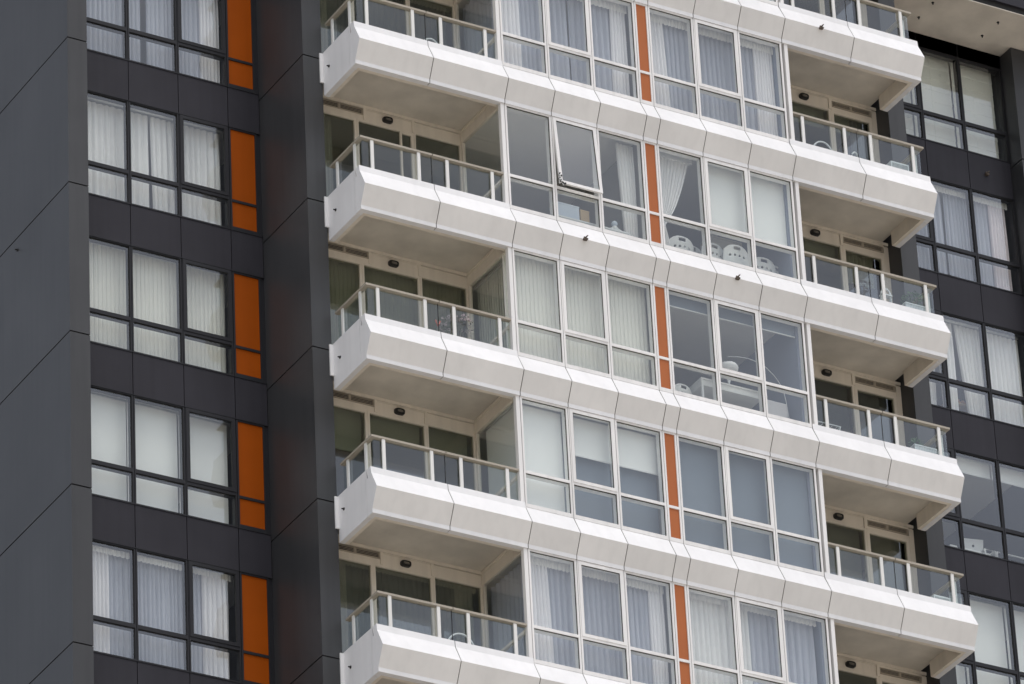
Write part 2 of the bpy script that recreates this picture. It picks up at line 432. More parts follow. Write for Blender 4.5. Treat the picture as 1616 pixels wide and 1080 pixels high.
for k in range(0, 6):
    for i, o in enumerate(protos):
        if k == 1 and i == 1:
            window(*CW[1][:2], zk(k), YF, FRAMEW, 'awning', tilt=R(5.0), lab='white awning window tilted open at the bottom')
        else: copy_tree(o, B, (0, 0, -H * (k + 1)))
    copy_tree(pin, B, (0, 0, -H * (k + 1)))
# dark backing strip in the joints between window bays
m = MB()
for k in range(-1, 6):
    for x in XJ[3:9]: m.box(x - 0.02, x + 0.02, YF + 0.012, YF + 0.02, zk(k) + 0.39, zk(k) + 2.57)
m.build('joint_seal', GAP, B)

# dark wings: window bays, orange panels, spandrels --------------------------------
LWX = [(-4.02, -3.022, 'fixed'), (-3.022, -2.036, 'fixed'), (-2.036, -1.045, 'awning')]
LZ = dict(zb=0.46, zt=2.60, tz=(1.077, 1.152), fb=0.027, th=0.02, sb=0.065, bb=0.022)
def spandrel(xs, k):
    z = zk(k); m = MB(); g = .007
    m.box(xs[0] + .01, xs[-1] - .01, YW + .03, YW + .16, 2.605, 3.455, 1)
    for a, b in zip(xs[:-1], xs[1:]): m.box(a + g, b - g, YW, YW + .03, 2.615, 3.445, 0)
    m.box(xs[0], xs[-1], YW - .012, YW + .12, 2.60, 2.614, 1); m.box(xs[0], xs[-1], YW - .012, YW + .12, 3.446, 3.46, 1)
    return MBshift(m, z).build('spandrel', [DARKSP, DARKFR], B, (xs[0], YW, z + 2.6))
def wing(xs, wins, ks, org_x, infills):
    first = None
    for n, k in enumerate(ks):
        if first is None:
            first = [window(a, b, zk(k), YW, DARKFR, kd, **LZ) for a, b, kd in wins]
            for a, b in infills: first.append(infill(a, b, zk(k), YW, DARKFR, 0.46, 2.60))
            first.append(spandrel(xs, k))
            kk = k
        else:
            for o in first: copy_tree(o, B, (0, 0, -H * (k - kk)))
wing([-4.02, -3.022, -2.036, -1.045, -0.41], LWX, range(0, 6), 0, [(-1.045, -0.475)])
m = MB()
for k in range(0, 6): m.box(-0.475, -0.402, YW + 0.02, YW + 0.15, zk(k) + 0.46, zk(k) + 2.60)
m.build('corner_trim', DARKFR, B)
RWX = [(13.14, 14.115, 'awning'), (14.115, 15.085, 'fixed'), (15.085, 16.09, 'fixed')]
wing([12.52, 13.14, 14.115, 15.085, 16.09], RWX, range(-1, 5), 0, [(12.57, 13.14)])

# overhang at the top of the right wing -----------------------------------------------
zs = Z0 + 5.93
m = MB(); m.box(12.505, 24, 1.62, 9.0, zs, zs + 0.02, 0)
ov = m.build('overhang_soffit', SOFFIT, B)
m = MB(); m.box(12.505, 24, 1.62, 1.70, zs + 0.022, zs + 0.14, 1)
xs = [12.505, 13.6, 15.05, 16.5, 17.95, 19.4, 24]
for a, b in zip(xs[:-1], xs[1:]): m.box(a + .008, b - .008, 1.56, 1.62, zs + 0.13, zs + 3, 0)
m.box(12.51, 24, 1.6205, 1.70, zs + 0.14, zs + 3, 1)
m.build('overhang_cladding', [DARKSP, GAP], B)
m = MB(); m.box(12.52, 16.1, YW, YW + .2, zk(-1) + 2.61, zs - .002, 0)
m.build('spandrel', DARKFR, B)
m = MB(); m.box(16.9, 24, 2.66, 9, 0, zs - 0.002); m.build('outer_wall', DARK, B)

# rear walls of the balconies, doors, louvres, lights ------------------------------------
def bulkhead(x, y, z, par):
    b = MB(); n = 16
    def oval(w, h, yy, zz=0): return [(x + w * math.copysign(abs(math.cos(t)) ** .6, math.cos(t)), yy, z + h * math.copysign(abs(math.sin(t)) ** .6, math.sin(t)) + zz) for t in [2 * math.pi * i / n for i in range(n)]]
    rings = [oval(0.098, .058, y), oval(0.098, .058, y - .05), oval(.085, .046, y - .075), oval(.064, .030, y - .076), oval(.064, .030, y - .05)]
    vs_ = [p for r in rings for p in r]
    fs = [(i * n + j, i * n + (j + 1) % n, (i + 1) * n + (j + 1) % n, (i + 1) * n + j) for i in range(4) for j in range(n)]
    b.add(vs_, fs + [tuple(range(4 * n, 5 * n))], 0)
    o = b.build('wall_light', BLACK, par)
    l = MB(); r = [oval(.062, .028, y - .052), oval(.052, .022, y - .072), oval(.03, .012, y - .08)]
    l.add([p for q in r for p in q], [(i * n + j, i * n + (j + 1) % n, (i + 1) * n + (j + 1) % n, (i + 1) * n + j) for i in range(2) for j in range(n)] + [tuple(range(2 * n, 3 * n))], 0)
    l.build('light_lens', LENS, o)
    return o
def louvre(x0, x1, z0, z1, z, y):
    m = MB(); m.box(x0, x1, y + .03, y + .07, z0, z1, 1)
    n = 4; hh = (z1 - z0) / n
    for i in range(n):
        a = z0 + i * hh
        m.prism_x(x0, x1, [(y - .004, a + .001), (y + .001, a + .001), (y + .001, a + .009), (y - .004, a + .009)], 0)
    m.box((x0 + x1) / 2 - .02, (x0 + x1) / 2 + .02, y - .006, y + .05, z0, z1, 0)
    m.box(x0 - .02, x0, y - .008, y + .07, z0 - .015, z1 + .012, 0); m.box(x1, x1 + .02, y - .008, y + .07, z0 - .015, z1 + .012, 0)
    m.box(x0, x1, y - .008, y + .07, z1, z1 + .012, 0); m.box(x0, x1, y - .008, y + .07, z0 - .015, z0 - .001, 0)
    return MBshift(m, z).build('vent_louvre', [LOUV, BLACK], B)
def glazing(x0, x1, z0, z1, z, y, name='balcony_window', b=0.035, slide=None):
    m = MB(); m.box(x0, x0 + b, y, y + .09, z0, z1); m.box(x1 - b, x1, y, y + .09, z0, z1)
    m.box(x0 + b, x1 - b, y, y + .09, z0, z0 + .06); m.box(x0 + b, x1 - b, y, y + .09, z1 - b, z1)
    fr = MBshift(m, z).build(name, CREAM, B)
    child(MB().box(x0 + b - .01, x1 - b + .01, y + .035, y + .045, z0 + .05, z1 - b + .01), 'pane', GLASS_SHADE, fr, z, (0, 0, 0))
    if slide:
        ms = MB(); a, c = slide
        ms.box(a, a + .035, y - .012, y + .03, z0 + .06, z1 - b); ms.box(c - .035, c, y - .012, y + .03, z0 + .06, z1 - b)
        ms.box(a + .035, c - .035, y - .012, y + .03, z0 + .061, z0 + .11); ms.box(a + .035, c - .035, y - .012, y + .03, z1 - b - .04, z1 - b)
        child(ms, 'sliding_sash', CREAM, fr, z, (0, 0, 0))
    return fr
def rear_wall(side, k):
    z = zk(k); y = YB; first = True
    if side == 'L':
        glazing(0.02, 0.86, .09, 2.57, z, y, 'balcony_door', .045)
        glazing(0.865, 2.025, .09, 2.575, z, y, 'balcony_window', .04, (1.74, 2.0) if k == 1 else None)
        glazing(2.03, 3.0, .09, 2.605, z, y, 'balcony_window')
        louvre(0.06, 0.985, 2.695, 2.80, z, y)
        m = MB(); m.box(-.02, 1.03, y + .012, y + .1, 2.571, 2.68); m.box(1.035, 2.02, y + .01, y + .1, 2.58, 2.81); m.box(2.035, 3.0, y + .01, y + .1, 2.61, 2.81)
        m.box(1.005, 1.055, y - .012, y + .009, 2.575, 2.82); m.box(1.995, 2.045, y - .012, y + .009, 2.575, 2.82)
        m.box(-.02, 3.06, y - .02, y + .1, 2.82, 2.878); m.box(1.056, 1.994, y - .006, y + .008, 2.80, 2.815)
        m.box(-.02, .98, y + .071, y + .1, 2.69, 2.815)
        MBshift(m, z).build('head_panel', CREAM, B)
        bulkhead(1.49, y + .008, z + 2.69, B)
        # glazed return wall beside the window bay
        m = MB(); xx0, xx1 = 2.99, 3.05
        m.box(xx0, xx1, .302, 1.755, 2.60, 2.87); m.box(xx0 - .02, xx1, .375, 1.735, 2.82, 2.872)
        m.box(xx0, xx1, 1.70, 1.755, .09, 2.598); m.box(xx0, xx1, .302, .34, .09, 2.598)
        m.box(xx0, xx1, .341, 1.699, .09, .15); m.box(xx0, xx1, .341, 1.699, 1.06, 1.11)
        fr = MBshift(m, z).build('balcony_window', CREAM, B)
        child(MB().box(3.015, 3.025, .335, 1.705, 1.10, 2.602), 'pane', GLASSW, fr, z, (0, 0, 0))
        child(MB().box(3.015, 3.025, .335, 1.705, .14, 1.065), 'pane', GLASSW, fr, z, (0, 0, 0))
    else:
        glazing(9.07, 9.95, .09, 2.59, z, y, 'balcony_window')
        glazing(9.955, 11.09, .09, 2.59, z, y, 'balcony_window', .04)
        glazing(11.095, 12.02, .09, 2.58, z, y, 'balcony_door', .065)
        louvre(11.14, 11.98, 2.675, 2.765, z, y)
        m = MB(); m.box(11.09, 12.12, y + .012, y + .1, 2.581, 2.655); m.box(9.06, 11.055, y + .01, y + .1, 2.591, 2.81)
        m.box(11.06, 11.12, y - .012, y + .009, 2.585, 2.82); m.box(9.06, 12.12, y - .02, y + .1, 2.82, 2.878)
        m.box(12.025, 12.125, y + .0, y + .1, .09, 2.80); m.box(9.06, 11.055, y - .006, y + .008, 2.80, 2.815); m.box(11.121, 12.0, y + .071, y + .1, 2.66, 2.815)
        m.box(11.121, 12.02, y - .004, y + .06, 2.776, 2.819)
        MBshift(m, z).build('head_panel', CREAM, B)
        bulkhead(10.50, y + .008, z + 2.69, B)
for k in range(-1, 5): rear_wall('L', k)
for k in range(-2, 5): rear_wall('R', k)

# anchor bolts left on the cladding ----------------------------------------------------------
def anchor(p, n, s=1.0, big=False):
    p = Vector(p); n = Vector(n).normalized(); m = MB()
    m.tube([p, p + n * .012 * s], .035 * s, 10); m.tube([p + n * .012 * s, p + n * .06 * s], .016 * s, 8)
    u = n.orthogonal().normalized(); v = n.cross(u)
    if big:
        m.tube([p + n * .075 * s + (u * math.cos(t) + n * math.sin(t)) * .045 * s for t in [2 * math.pi * i / 10 for i in range(10)]], .012 * s, 6, closed=True)
        m.tube([p - v * .03 + n * .02, p + v * .05 + n * .05], .014, 6); m.box(p.x - .04, p.x + .03, p.y - .055, p.y - .005, p.z - .05, p.z - .012)
    o = m.build('anchor_bolt', RUST if big else BLACK, B, tuple(p)); return o
for x, k in ((9.812, -1), (4.40, 1), (7.546, 1)): anchor((x, .004, zk(k) + .01), (0, -1, .1), .8, True)
for k, (y, z) in enumerate(((1.134, .07), (1.077, .044), (1.104, .08), (1.158, .126), (1.12, .09))): anchor((0.0, y, zk(k) + z), (-1, 0, 0), .8)
anchor((-4.40, 4.72, Z0 - 2.907), (-1, 0, 0), .9)
anchor((15.49, YW, Z0 + 3.05), (0, -1, 0), .8, True)
for x, y in ((13.86, 1.99), (13.89, 2.54), (15.39, 2.02), (15.37, 2.55)): anchor((x, y, zs), (0, 0, -1), .8)

# =================================================================== things behind the glass
ROWL = {0: 'top', 1: 'second', 2: 'third', 3: 'fourth', 4: 'bottom'}
def curtain(name, label, cat, x0, x1, z0, z1, y, k, mat, folds, amp, bl=0.0, br=0.0, edge=None, group=None, scallop=0.0, seed=0, head=0.06):
    """hanging cloth with irregular folds; bl/br shift the lower corners; edge(t) overrides the right side (t=1 at the top)."""
    rnd = random.Random(hash(label) % 9999 if False else sum(map(ord, label)) + seed)
    nu, nv = max(24, int(folds * 8)), 14
    ph = []; a = 0
    for i in range(nu + 1): ph.append(a); a += 2 * math.pi * folds / nu * rnd.uniform(0.45, 1.55)
    am = [rnd.uniform(.6, 1.2) for _ in range(nu + 1)]
    vs_, fs = [], []
    for j in range(nv + 1):
        t = 1 - j / nv
        xa, xb = x0 + bl * (1 - t), x1 + br * (1 - t)
        if edge: xa, xb = edge(t)
        wide = max(0.25, (xb - xa) / (x1 - x0))
        for i in range(nu + 1):
            u = i / nu
            yy = math.sin(ph[i] + 0.35 * math.sin(3 * t + ph[i] * .13)) * amp * am[i] * (0.55 + 0.45 * min(1, (1 - t) / .25)) / wide ** .4
            zz = z0 + (z1 - z0) * t
            if scallop and j == nv: zz -= scallop * abs(math.sin(ph[i] * .5))
            vs_.append((xa + (xb - xa) * u + 0.3 * amp * math.cos(ph[i]), y + yy, zz))
    for j in range(nv):
        for i in range(nu):
            p = j * (nu + 1) + i; fs.append((p, p + 1, p + nu + 2, p + nu + 1))
    m = MB(); m.add(vs_, fs, 0, True)
    o = MBshift(m, zk(k)).build(name, mat, None, ((x0 + x1) / 2, y, zk(k) + z0))
    return tag(o, label, cat, group)
def rail(label, x0, x1, z, y, k, r=.022, mat=None):
    m = MB(); m.tube([(x0, y, z), (x1, y, z)], r, 8)
    m.box(x0, x1, y + .0, y + .04, z + r * .5, z + r * 1.6)
    o = MBshift(m, zk(k)).build('curtain_rail', mat or PLAST, None, ((x0 + x1) / 2, y, zk(k) + z)); return tag(o, label, 'curtain rail', 'pale rails above curtains')
def vblind(label, x0, x1, z0, z1, y, k, mat=None, ang=14, sw=.092, axis='x'):
    e = empty('vertical_blind', ((x0 + x1) / 2, y, zk(k) + z0)); tag(e, label, 'blind', 'vertical blinds')
    rnd = random.Random(sum(map(ord, label)))
    m = MB(); x = x0; i = 0
    while x < x1:
        a = R(ang + rnd.uniform(-5, 5)); dx, dy = math.cos(a) * sw / 2, math.sin(a) * sw / 2
        pts = [(-dx, dy), (-dx * .4, dy * .4 - .016), (dx * .4, -dy * .4 - .016), (dx, -dy)]
        b = [(x + px, y + py, z0) for px, py in pts] + [(x + px, y + py, z1) for px, py in pts]
        m.add(b, [(q, q + 1, q + 5, q + 4) for q in range(3)], 0, False)
        x += sw * .9
    z = zk(k)
    s = MBshift(m, z).build('slats', mat or VBLIND, None, tuple(e.location)); s.location = (0, 0, 0); s.parent = e
    h = MBshift(MB().box(x0 - .03, x1 + .03, y - .025, y + .025, z1 + .001, z1 + .045), z).build('head_rail', PLAST, None, tuple(e.location)); h.location = (0, 0, 0); h.parent = e
    return e
def roller(label, x0, x1, z0, z1, y, k, mat=None, group='roller blinds', barm=None):
    e = empty('roller_blind', ((x0 + x1) / 2, y, zk(k) + z0)); tag(e, label, 'blind', group)
    z = zk(k); mat = mat or ROLLER
    def p(m, n, mt): o = MBshift(m, z).build(n, mt, None, tuple(e.location)); o.location = (0, 0, 0); o.parent = e
    m = MB(); nv = 10; n = 6
    vs_ = [(x0 + (x1 - x0) * i / n, y + .003 * math.sin(i * 2.1 + j * .7), z0 + .02 + (z1 - z0 - .02) * j / nv) for j in range(nv + 1) for i in range(n + 1)]
    m.add(vs_, [(j * (n + 1) + i, j * (n + 1) + i + 1, (j + 1) * (n + 1) + i + 1, (j + 1) * (n + 1) + i) for j in range(nv) for i in range(n)], 0, True)
    p(m, 'blind_cloth', mat)
    p(MB().tube([(x0, y + .03, z1 + .005), (x1, y + .03, z1 + .005)], .028, 12), 'roller_tube', PLAST)
    p(MB().box(x0, x1, y - .008, y + .008, z0, z0 + .022), 'bottom_bar', barm or PLAST)
    return e
def roman(label, x0, x1, z0, z1, y, k):
    e = empty('roman_blind', ((x0 + x1) / 2, y, zk(k) + z0)); tag(e, label, 'blind', 'seamed cloth blinds')
    z = zk(k); m = MB(); nr = 9; vs_ = []; h = (z1 - z0) / nr
    rows = []
    for r in range(nr):
        a = z0 + r * h
        rows += [(a, 0), (a + h * .05, -.010), (a + h * .5, -.006), (a + h * .97, 0.001)]
    rows.append((z1, 0))
    xs = [x0, x0 + (x1 - x0) * .495, (x0 + x1) / 2, x0 + (x1 - x0) * .505, x1]; off = [0, 0, .006, 0, 0]
    for zz, yy in rows:
        for q, o_ in zip(xs, off): vs_.append((q, y + yy + o_, zz))
    n = 5
    m.add(vs_, [(j * n + i, j * n + i + 1, (j + 1) * n + i + 1, (j + 1) * n + i) for j in range(len(rows) - 1) for i in range(n - 1)], 0)
    o = MBshift(m, z).build('blind_cloth', ROMAN, None, tuple(e.location)); o.location = (0, 0, 0); o.parent = e
    h_ = MBshift(MB().box(x0, x1, y, y + .04, z1 + .001, z1 + .05), z).build('head_rail', PLAST, None, tuple(e.location)); h_.location = (0, 0, 0); h_.parent = e
    return e
G_SH, G_DR, G_PE = 'sheer curtains', 'heavier drapes beside the sheers', 'scalloped lace pelmets'
yl = 3.34
LW = 'in the {} row of dark framed windows beside the orange panels'
# ---- left wing
curtain('sheer_curtain', 'pale sheer curtain at the left of its window in the top charcoal left wing row', 'curtain', -4.0, -2.60, .30, 2.66, yl, 0, SHEER, 15, .035, group=G_SH)
curtain('sheer_curtain', 'sheer curtain right of the narrow dark slit in the top charcoal left wing row', 'curtain', -2.50, -1.40, .30, 2.66, yl, 0, SHEER, 13, .035, group=G_SH)
curtain('drape', 'white drape next to the topmost orange panel of the charcoal left wing', 'drape', -1.46, -1.08, .30, 2.66, yl - .05, 0, DRAPE, 6, .04, group=G_DR)
curtain('curtain', 'pale full curtain left of the dark gap, second row of the left wing', 'curtain', -4.0, -2.50, .30, 2.60, yl, 1, LINEN, 12, .035, group='pale curtains on a rail')
curtain('curtain', 'rumpled pale curtain right of the dark gap, second row of the left wing', 'curtain', -2.47, -1.07, .30, 2.60, yl, 1, LINEN, 12, .045, bl=.05, group='pale curtains on a rail')
rail('cream curtain rail above the pale curtains in the second row of the left wing', -4.0, -1.07, 2.66, yl - .04, 1, .035)
vblind('ivory vertical blind filling the third row of windows in the charcoal left wing', -3.99, -1.09, .25, 2.66, yl, 2)
for i, (a, b, t) in enumerate(((-4.0, -3.03, 'nearest the pale corner pier'), (-3.01, -2.05, 'in the middle window'), (-2.02, -1.08, 'beside the orange panel'))):
    roller('white roller blind fully down %s, fourth row of the left wing' % t, a, b, .28, 2.60, yl - .03, 3)
m = MB(); m.box(-4.0, -1.08, yl - .04, yl + .04, 2.67, 2.72)
tag(MBshift(m, zk(3)).build('curtain_rail', PLAST, None, (-2.5, yl, zk(3) + 2.67)), 'pale rail above the three white roller blinds in the left wing', 'curtain rail', 'pale rails above curtains')
curtain('drape', 'white drape next to the corner pier in the bottom row of the left wing', 'drape', -4.0, -3.42, .30, 2.60, yl - .06, 4, DRAPE, 7, .04, group=G_DR)
curtain('sheer_curtain', 'fine grey sheer spanning the bottom row of windows in the left wing', 'curtain', -3.50, -1.55, .30, 2.60, yl, 4, SHEER, 22, .03, group=G_SH)
curtain('drape', 'white drape next to the lowest orange panel of the left wing', 'drape', -1.66, -1.14, .30, 2.60, yl - .06, 4, DRAPE, 6, .045, group=G_DR)
curtain('pelmet', 'scalloped lace pelmet along the bottom row of windows in the left wing', 'pelmet', -4.0, -1.12, 2.50, 2.74, yl - .12, 4, LINEN, 40, .012, scallop=.025, group=G_PE)
# ---- right wing
for a, b, t in ((13.16, 14.09, 'half hidden behind the topmost right balcony'), (14.13, 15.06, 'in the middle top window of the right wing'), (15.10, 16.06, 'beside the dark pier under the beige overhang')):
    roman('pale seamed cloth blind %s' % t, a, b, .30, 2.70, yl, -1)
curtain('sheer_curtain', 'grey sheer with a bright fold, right wing window below the pale seamed blinds', 'curtain', 13.16, 14.58, .30, 2.58, yl, 0, SHEER, 16, .03, group=G_SH)
curtain('sheer_curtain', 'grey sheer between bright fold and pinkish drape in the right wing', 'curtain', 14.62, 15.76, .30, 2.58, yl, 0, SHEER, 14, .03, group=G_SH)
curtain('drape', 'pinkish white drape at the edge of the right wing window below the seamed blinds', 'drape', 15.62, 16.02, .30, 2.56, yl - .06, 0, DRAPEP, 6, .04, group=G_DR)
curtain('pelmet', 'pale lace pelmet above the grey sheers of the right wing', 'pelmet', 13.16, 16.05, 2.50, 2.76, yl - .10, 0, LINEN, 40, .012, scallop=.018, group=G_PE)
curtain('curtain', 'narrow white curtain left of the open gap in the right wing', 'curtain', 14.18, 14.55, .30, 2.60, yl, 1, LINEN, 4, .035, br=-.02, group='white curtains of the parted window')
curtain('curtain', 'white curtain pulled aslant right of the open gap in the right wing', 'curtain', 14.58, 15.12, .30, 2.60, yl, 1, LINEN, 6, .035, bl=.19, group='white curtains of the parted window')
curtain('curtain', 'twisted white curtain in the narrow window behind the second right balcony corner', 'curtain', 13.50, 14.09, .30, 2.60, yl, 1, LINEN, 5, .05, bl=.10, br=-.12, group='white curtains of the parted window')
curtain('curtain', 'white pleated curtain filling the window beside the dark right pier', 'curtain', 15.12, 16.04, .30, 2.60, yl, 1, LINEN, 8, .045, group='white curtains of the parted window')
rail('white rail above the parted curtains in the right wing', 13.2, 16.05, 2.64, yl - .03, 1, .028)
for a, b, t in ((13.16, 14.09, 'in the narrow window left of the laptop'), (14.13, 15.06, 'above the laptop in the right wing'), (15.10, 16.06, 'above the white desk frame at the right edge')):
    roller('short white roller blind rolled high %s' % t, a, b, 2.30, 2.66, yl - .06, 2)
for a, b, t in ((13.16, 14.09, 'beside the lower right balcony end'), (14.13, 15.06, 'in the lowest middle window of the right wing'), (15.10, 16.06, 'at the lower right edge of the photo')):
    roller('white roller blind fully down %s' % t, a, b, .28, 2.60, yl - .03, 3)
    roller('lowest white roller blind, below the one %s' % t, a, b, .28, 2.60, yl - .03, 4)
# ---- centre, storey 0
yc = .55
def sheers(k, x0, x1, splits, t):
    n = 0
    for a, b in splits:
        n += 1
        curtain('sheer_curtain', 'lavender grey sheer %s, %s' % (('left of its slit', 'right of its slit')[n - 1] if len(splits) > 1 else 'spanning three windows', t), 'curtain', a, b, .28, 2.62, yc, k, SHEER, int((b - a) * 9), .035, group=G_SH)
    curtain('pelmet', 'lace pelmet above the sheers, %s' % t, 'pelmet', x0, x1, 2.46, 2.74, yc - .10, k, LINEN, 38, .012, scallop=.022, group=G_PE)
sheers(0, 3.05, 5.86, [(3.05, 4.62), (4.66, 5.86)], 'topmost white bay left of the orange strip')
curtain('drape', 'white drape beside the topmost left balcony glass wall', 'drape', 3.07, 3.57, .28, 2.60, yc - .06, 0, DRAPE, 5, .045, group=G_DR)
curtain('drape', 'white drape left of the topmost orange strip of the white bay', 'drape', 5.52, 5.86, .28, 2.60, yc - .06, 0, DRAPE, 6, .04, bl=-.03, group=G_DR)
sheers(0, 6.20, 9.0, [(6.22, 9.0)], 'topmost white bay right of the orange strip')
curtain('drape', 'white drape right of the topmost orange strip of the white bay', 'drape', 6.22, 6.66, .28, 2.60, yc - .06, 0, DRAPE, 6, .04, br=.08, group=G_DR)
curtain('drape', 'broad white drape beside the topmost recessed right balcony', 'drape', 8.58, 9.0, .28, 2.60, yc - .06, 0, DRAPE, 7, .04, group=G_DR)
# storey 1
curtain('drape', 'white drape hanging alone in the clear room with the tilted window', 'drape', 5.50, 5.86, .28, 2.62, yc, 1, LINEN, 6, .04, bl=.10, br=.0, group=G_DR)
def swept(t):
    zz = .28 + 2.30 * t
    if zz > 1.18: f = (zz - 1.18) / (2.58 - 1.18); return (6.22, 6.42 + .62 * f ** .62)
    f = (1.18 - zz) / .9; return (6.22, 6.42 + .10 * min(1, f * 2))
curtain('curtain', 'white curtain tied back in a sweep above the white chairs', 'curtain', 6.22, 7.05, .28, 2.58, yc, 1, LINEN, 11, .03, edge=swept, group='pale curtains on a rail')
m = MB(); m.box(6.2, 7.10, yc - .03, yc + .08, 2.58, 2.76)
tag(MBshift(m, zk(1)).build('pelmet', PLAST, None, (6.6, yc, zk(1) + 2.58)), 'plain white pelmet board above the tied back curtain', 'pelmet', 'plain boards above curtains')
roller('white roller blind down to the transom left of a blue white one', 7.20, 8.14, 1.20, 2.66, yc - .09, 1)
roller('bluish white roller blind down to the transom beside the right balcony', 8.19, 8.995, 1.20, 2.62, yc - .09, 1)
# storey 2
vblind('ivory vertical blind in the white bay left of the orange strip', 3.04, 5.86, .25, 2.66, yc - .04, 2)
for i, (a, b) in enumerate(((6.22, 7.20), (7.23, 8.15), (8.18, 8.99))):
    roller('grey blue roller blind rolled up high %s' % ('right of the orange strip', 'above the white pleated lamp', 'above the arc lamp')[i], a, b, 2.36, 2.62, yc - .1, 2, ROLLERG, 'grey blue blinds rolled up')
# storey 3
roller('pale green white roller blind fully down beside the left balcony', 3.08, 3.96, .28, 2.56, yc - .1, 3)
roller('pale roller blind drawn halfway in the awning window left of the orange strip', 4.06, 4.97, 1.80, 2.56, yc - .1, 3)
roller('pale roller blind drawn halfway next to the orange strip', 5.02, 5.90, 1.80, 2.56, yc - .1, 3)
for a, b, t in ((6.22, 7.20, 'right of the orange strip'), (7.23, 8.15, 'in the awning window'), (8.18, 8.99, 'beside the right balcony')):
    roller('slate blue roller blind fully down %s' % t, a, b, .28, 2.66, yc - .1, 3, ROLLERG, 'slate blue blinds', ROLLERG)
for a, b, t in ((4.04, 4.98, 'in the awning window'), (5.0, 5.92, 'next to the orange strip')):
    roller('slate screen blind below the half drawn pale blind %s' % t, a, b, .28, 2.60, yc + .02, 3, ROLLERG, 'slate blue blinds', ROLLERG)
# storey 4
sheers(4, 3.05, 5.86, [(3.05, 5.86)], 'lowest white bay left of the orange strip')
curtain('drape', 'white drape beside the lowest left balcony glass wall', 'drape', 3.06, 3.53, .28, 2.60, yc - .06, 4, DRAPE, 7, .04, br=.06, group=G_DR)
curtain('drape', 'white drape left of the lowest orange strip of the white bay', 'drape', 5.54, 5.84, .28, 2.60, yc - .06, 4, DRAPE, 5, .04, group=G_DR)
curtain('curtain', 'whitish curtain right of the lowest orange strip', 'curtain', 6.20, 7.60, .28, 2.64, yc - .03, 4, LINEN, 12, .035, group='whitish curtains of the lowest storey')
curtain('curtain', 'bluish white curtain beside the lowest right balcony', 'curtain', 7.58, 8.92, .28, 2.60, yc, 4, SHEER, 11, .04, group='whitish curtains of the lowest storey')
curtain('pelmet', 'gathered lace pelmet above the whitish curtains of the lowest storey', 'pelmet', 6.2, 8.95, 2.50, 2.74, yc - .10, 4, LINEN, 38, .012, scallop=.018, group=G_PE)
# storey -1, seen at the top edge only
curtain('sheer_curtain', 'sheer just visible at the upper edge of the photo beside the top right balcony', 'curtain', 6.2, 9.0, .28, 2.62, yc, -1, SHEER, 24, .035, group=G_SH)

# ---- behind the balcony doors
yb = YB + .22
def side_curtain(label, y0, y1, k, mat, folds=8):
    rnd = random.Random(k); nu = folds * 8; vs_ = []; fs = []; nv = 6; ph = 0; P = []
    for i in range(nu + 1): P.append(ph); ph += 2 * math.pi * folds / nu * rnd.uniform(.5, 1.5)
    for j in range(nv + 1):
        for i in range(nu + 1): vs_.append((3.24 + .03 * math.sin(P[i]), y0 + (y1 - y0) * i / nu, .2 + 2.46 * j / nv))
    fs = [(j * (nu + 1) + i, j * (nu + 1) + i + 1, (j + 1) * (nu + 1) + i + 1, (j + 1) * (nu + 1) + i) for j in range(nv) for i in range(nu)]
    m = MB(); m.add(vs_, fs, 0, True)
    return tag(MBshift(m, zk(k)).build('curtain', mat, None, (3.24, (y0 + y1) / 2, zk(k) + .2)), label, 'curtain', 'curtains along the glazed balcony side walls')
for k, t in ((0, 'topmost'), (4, 'lowest')):
    curtain('sheer_curtain', 'grey sheer behind the door and windows of the %s left balcony' % t, 'curtain', .12, 2.95, .10, 2.66, yb + .05, k, SHEER, 24, .03, group=G_SH)
    curtain('drape', 'white drape at the pier end of the %s left balcony' % t, 'drape', .12, .45, .10, 2.66, yb, k, DRAPE, 4, .04, group=G_DR)
    curtain('pelmet', 'lace pelmet above the doors of the %s left balcony' % t, 'pelmet', .12, 2.95, 2.52, 2.76, yb - .08, k, LINEN, 38, .012, scallop=.022, group=G_PE)
    side_curtain('grey sheer behind the glazed side wall of the %s left balcony' % t, .62, 1.85, k, SHEER)
curtain('drape', 'grey white drape in the back corner of the lowest left balcony', 'drape', 2.55, 2.93, .10, 2.62, yb, 4, DRAPE, 5, .04, group=G_DR)
curtain('drape', 'white drape behind the door of the second left balcony', 'drape', .10, .45, .10, 2.66, yb, 1, LINEN, 5, .04, group=G_DR)
vblind('ivory vertical blind behind the doors of the third left balcony', .12, 2.95, .10, 2.66, yb, 2)
e = vblind('ivory vertical blind behind the glazed side wall of the third left balcony', 0, 1.22, .10, 2.66, 0, 2)
e.rotation_euler.z = R(90); e.location = (3.22, 1.24, zk(2) + .10)
for a, b, t, zz in ((.10, .84, 'halfway behind the door of the fourth left balcony', 1.80), (.90, 2.0, 'a little in the middle window of the fourth left balcony', 2.18), (2.06, 2.95, 'a little in the corner window of the fourth left balcony', 2.18)):
    roller('pale roller blind drawn %s' % t, a, b, zz, 2.66, yb, 3)
e = roller('pale roller blind fully down behind the glazed side wall of the fourth left balcony', -.6, .6, .15, 2.66, 0, 3)
e.rotation_euler.z = R(90); e.location = (3.16, 1.05, zk(3) + .15)
for k, t, mt, zz in ((0, 'topmost', ROLLER, 2.25), (1, 'second', ROLLER, 2.28), (2, 'third', ROLLERG, .2), (3, 'lowest', ROLLERG, .2)):
    roller('%s roller blind behind the fixed window of the %s visible right balcony' % ('pale' if zz > 1 else 'dark', t), 9.98, 11.07, zz, 2.66, yb, k, mt if k != 3 else GREYF)
    if k != 1: roller('%s roller blind behind the door of the %s visible right balcony' % ('pale' if zz > 1 else 'dark', t), 11.14, 11.98, zz, 2.66, yb, k, mt if k != 3 else GREYF)
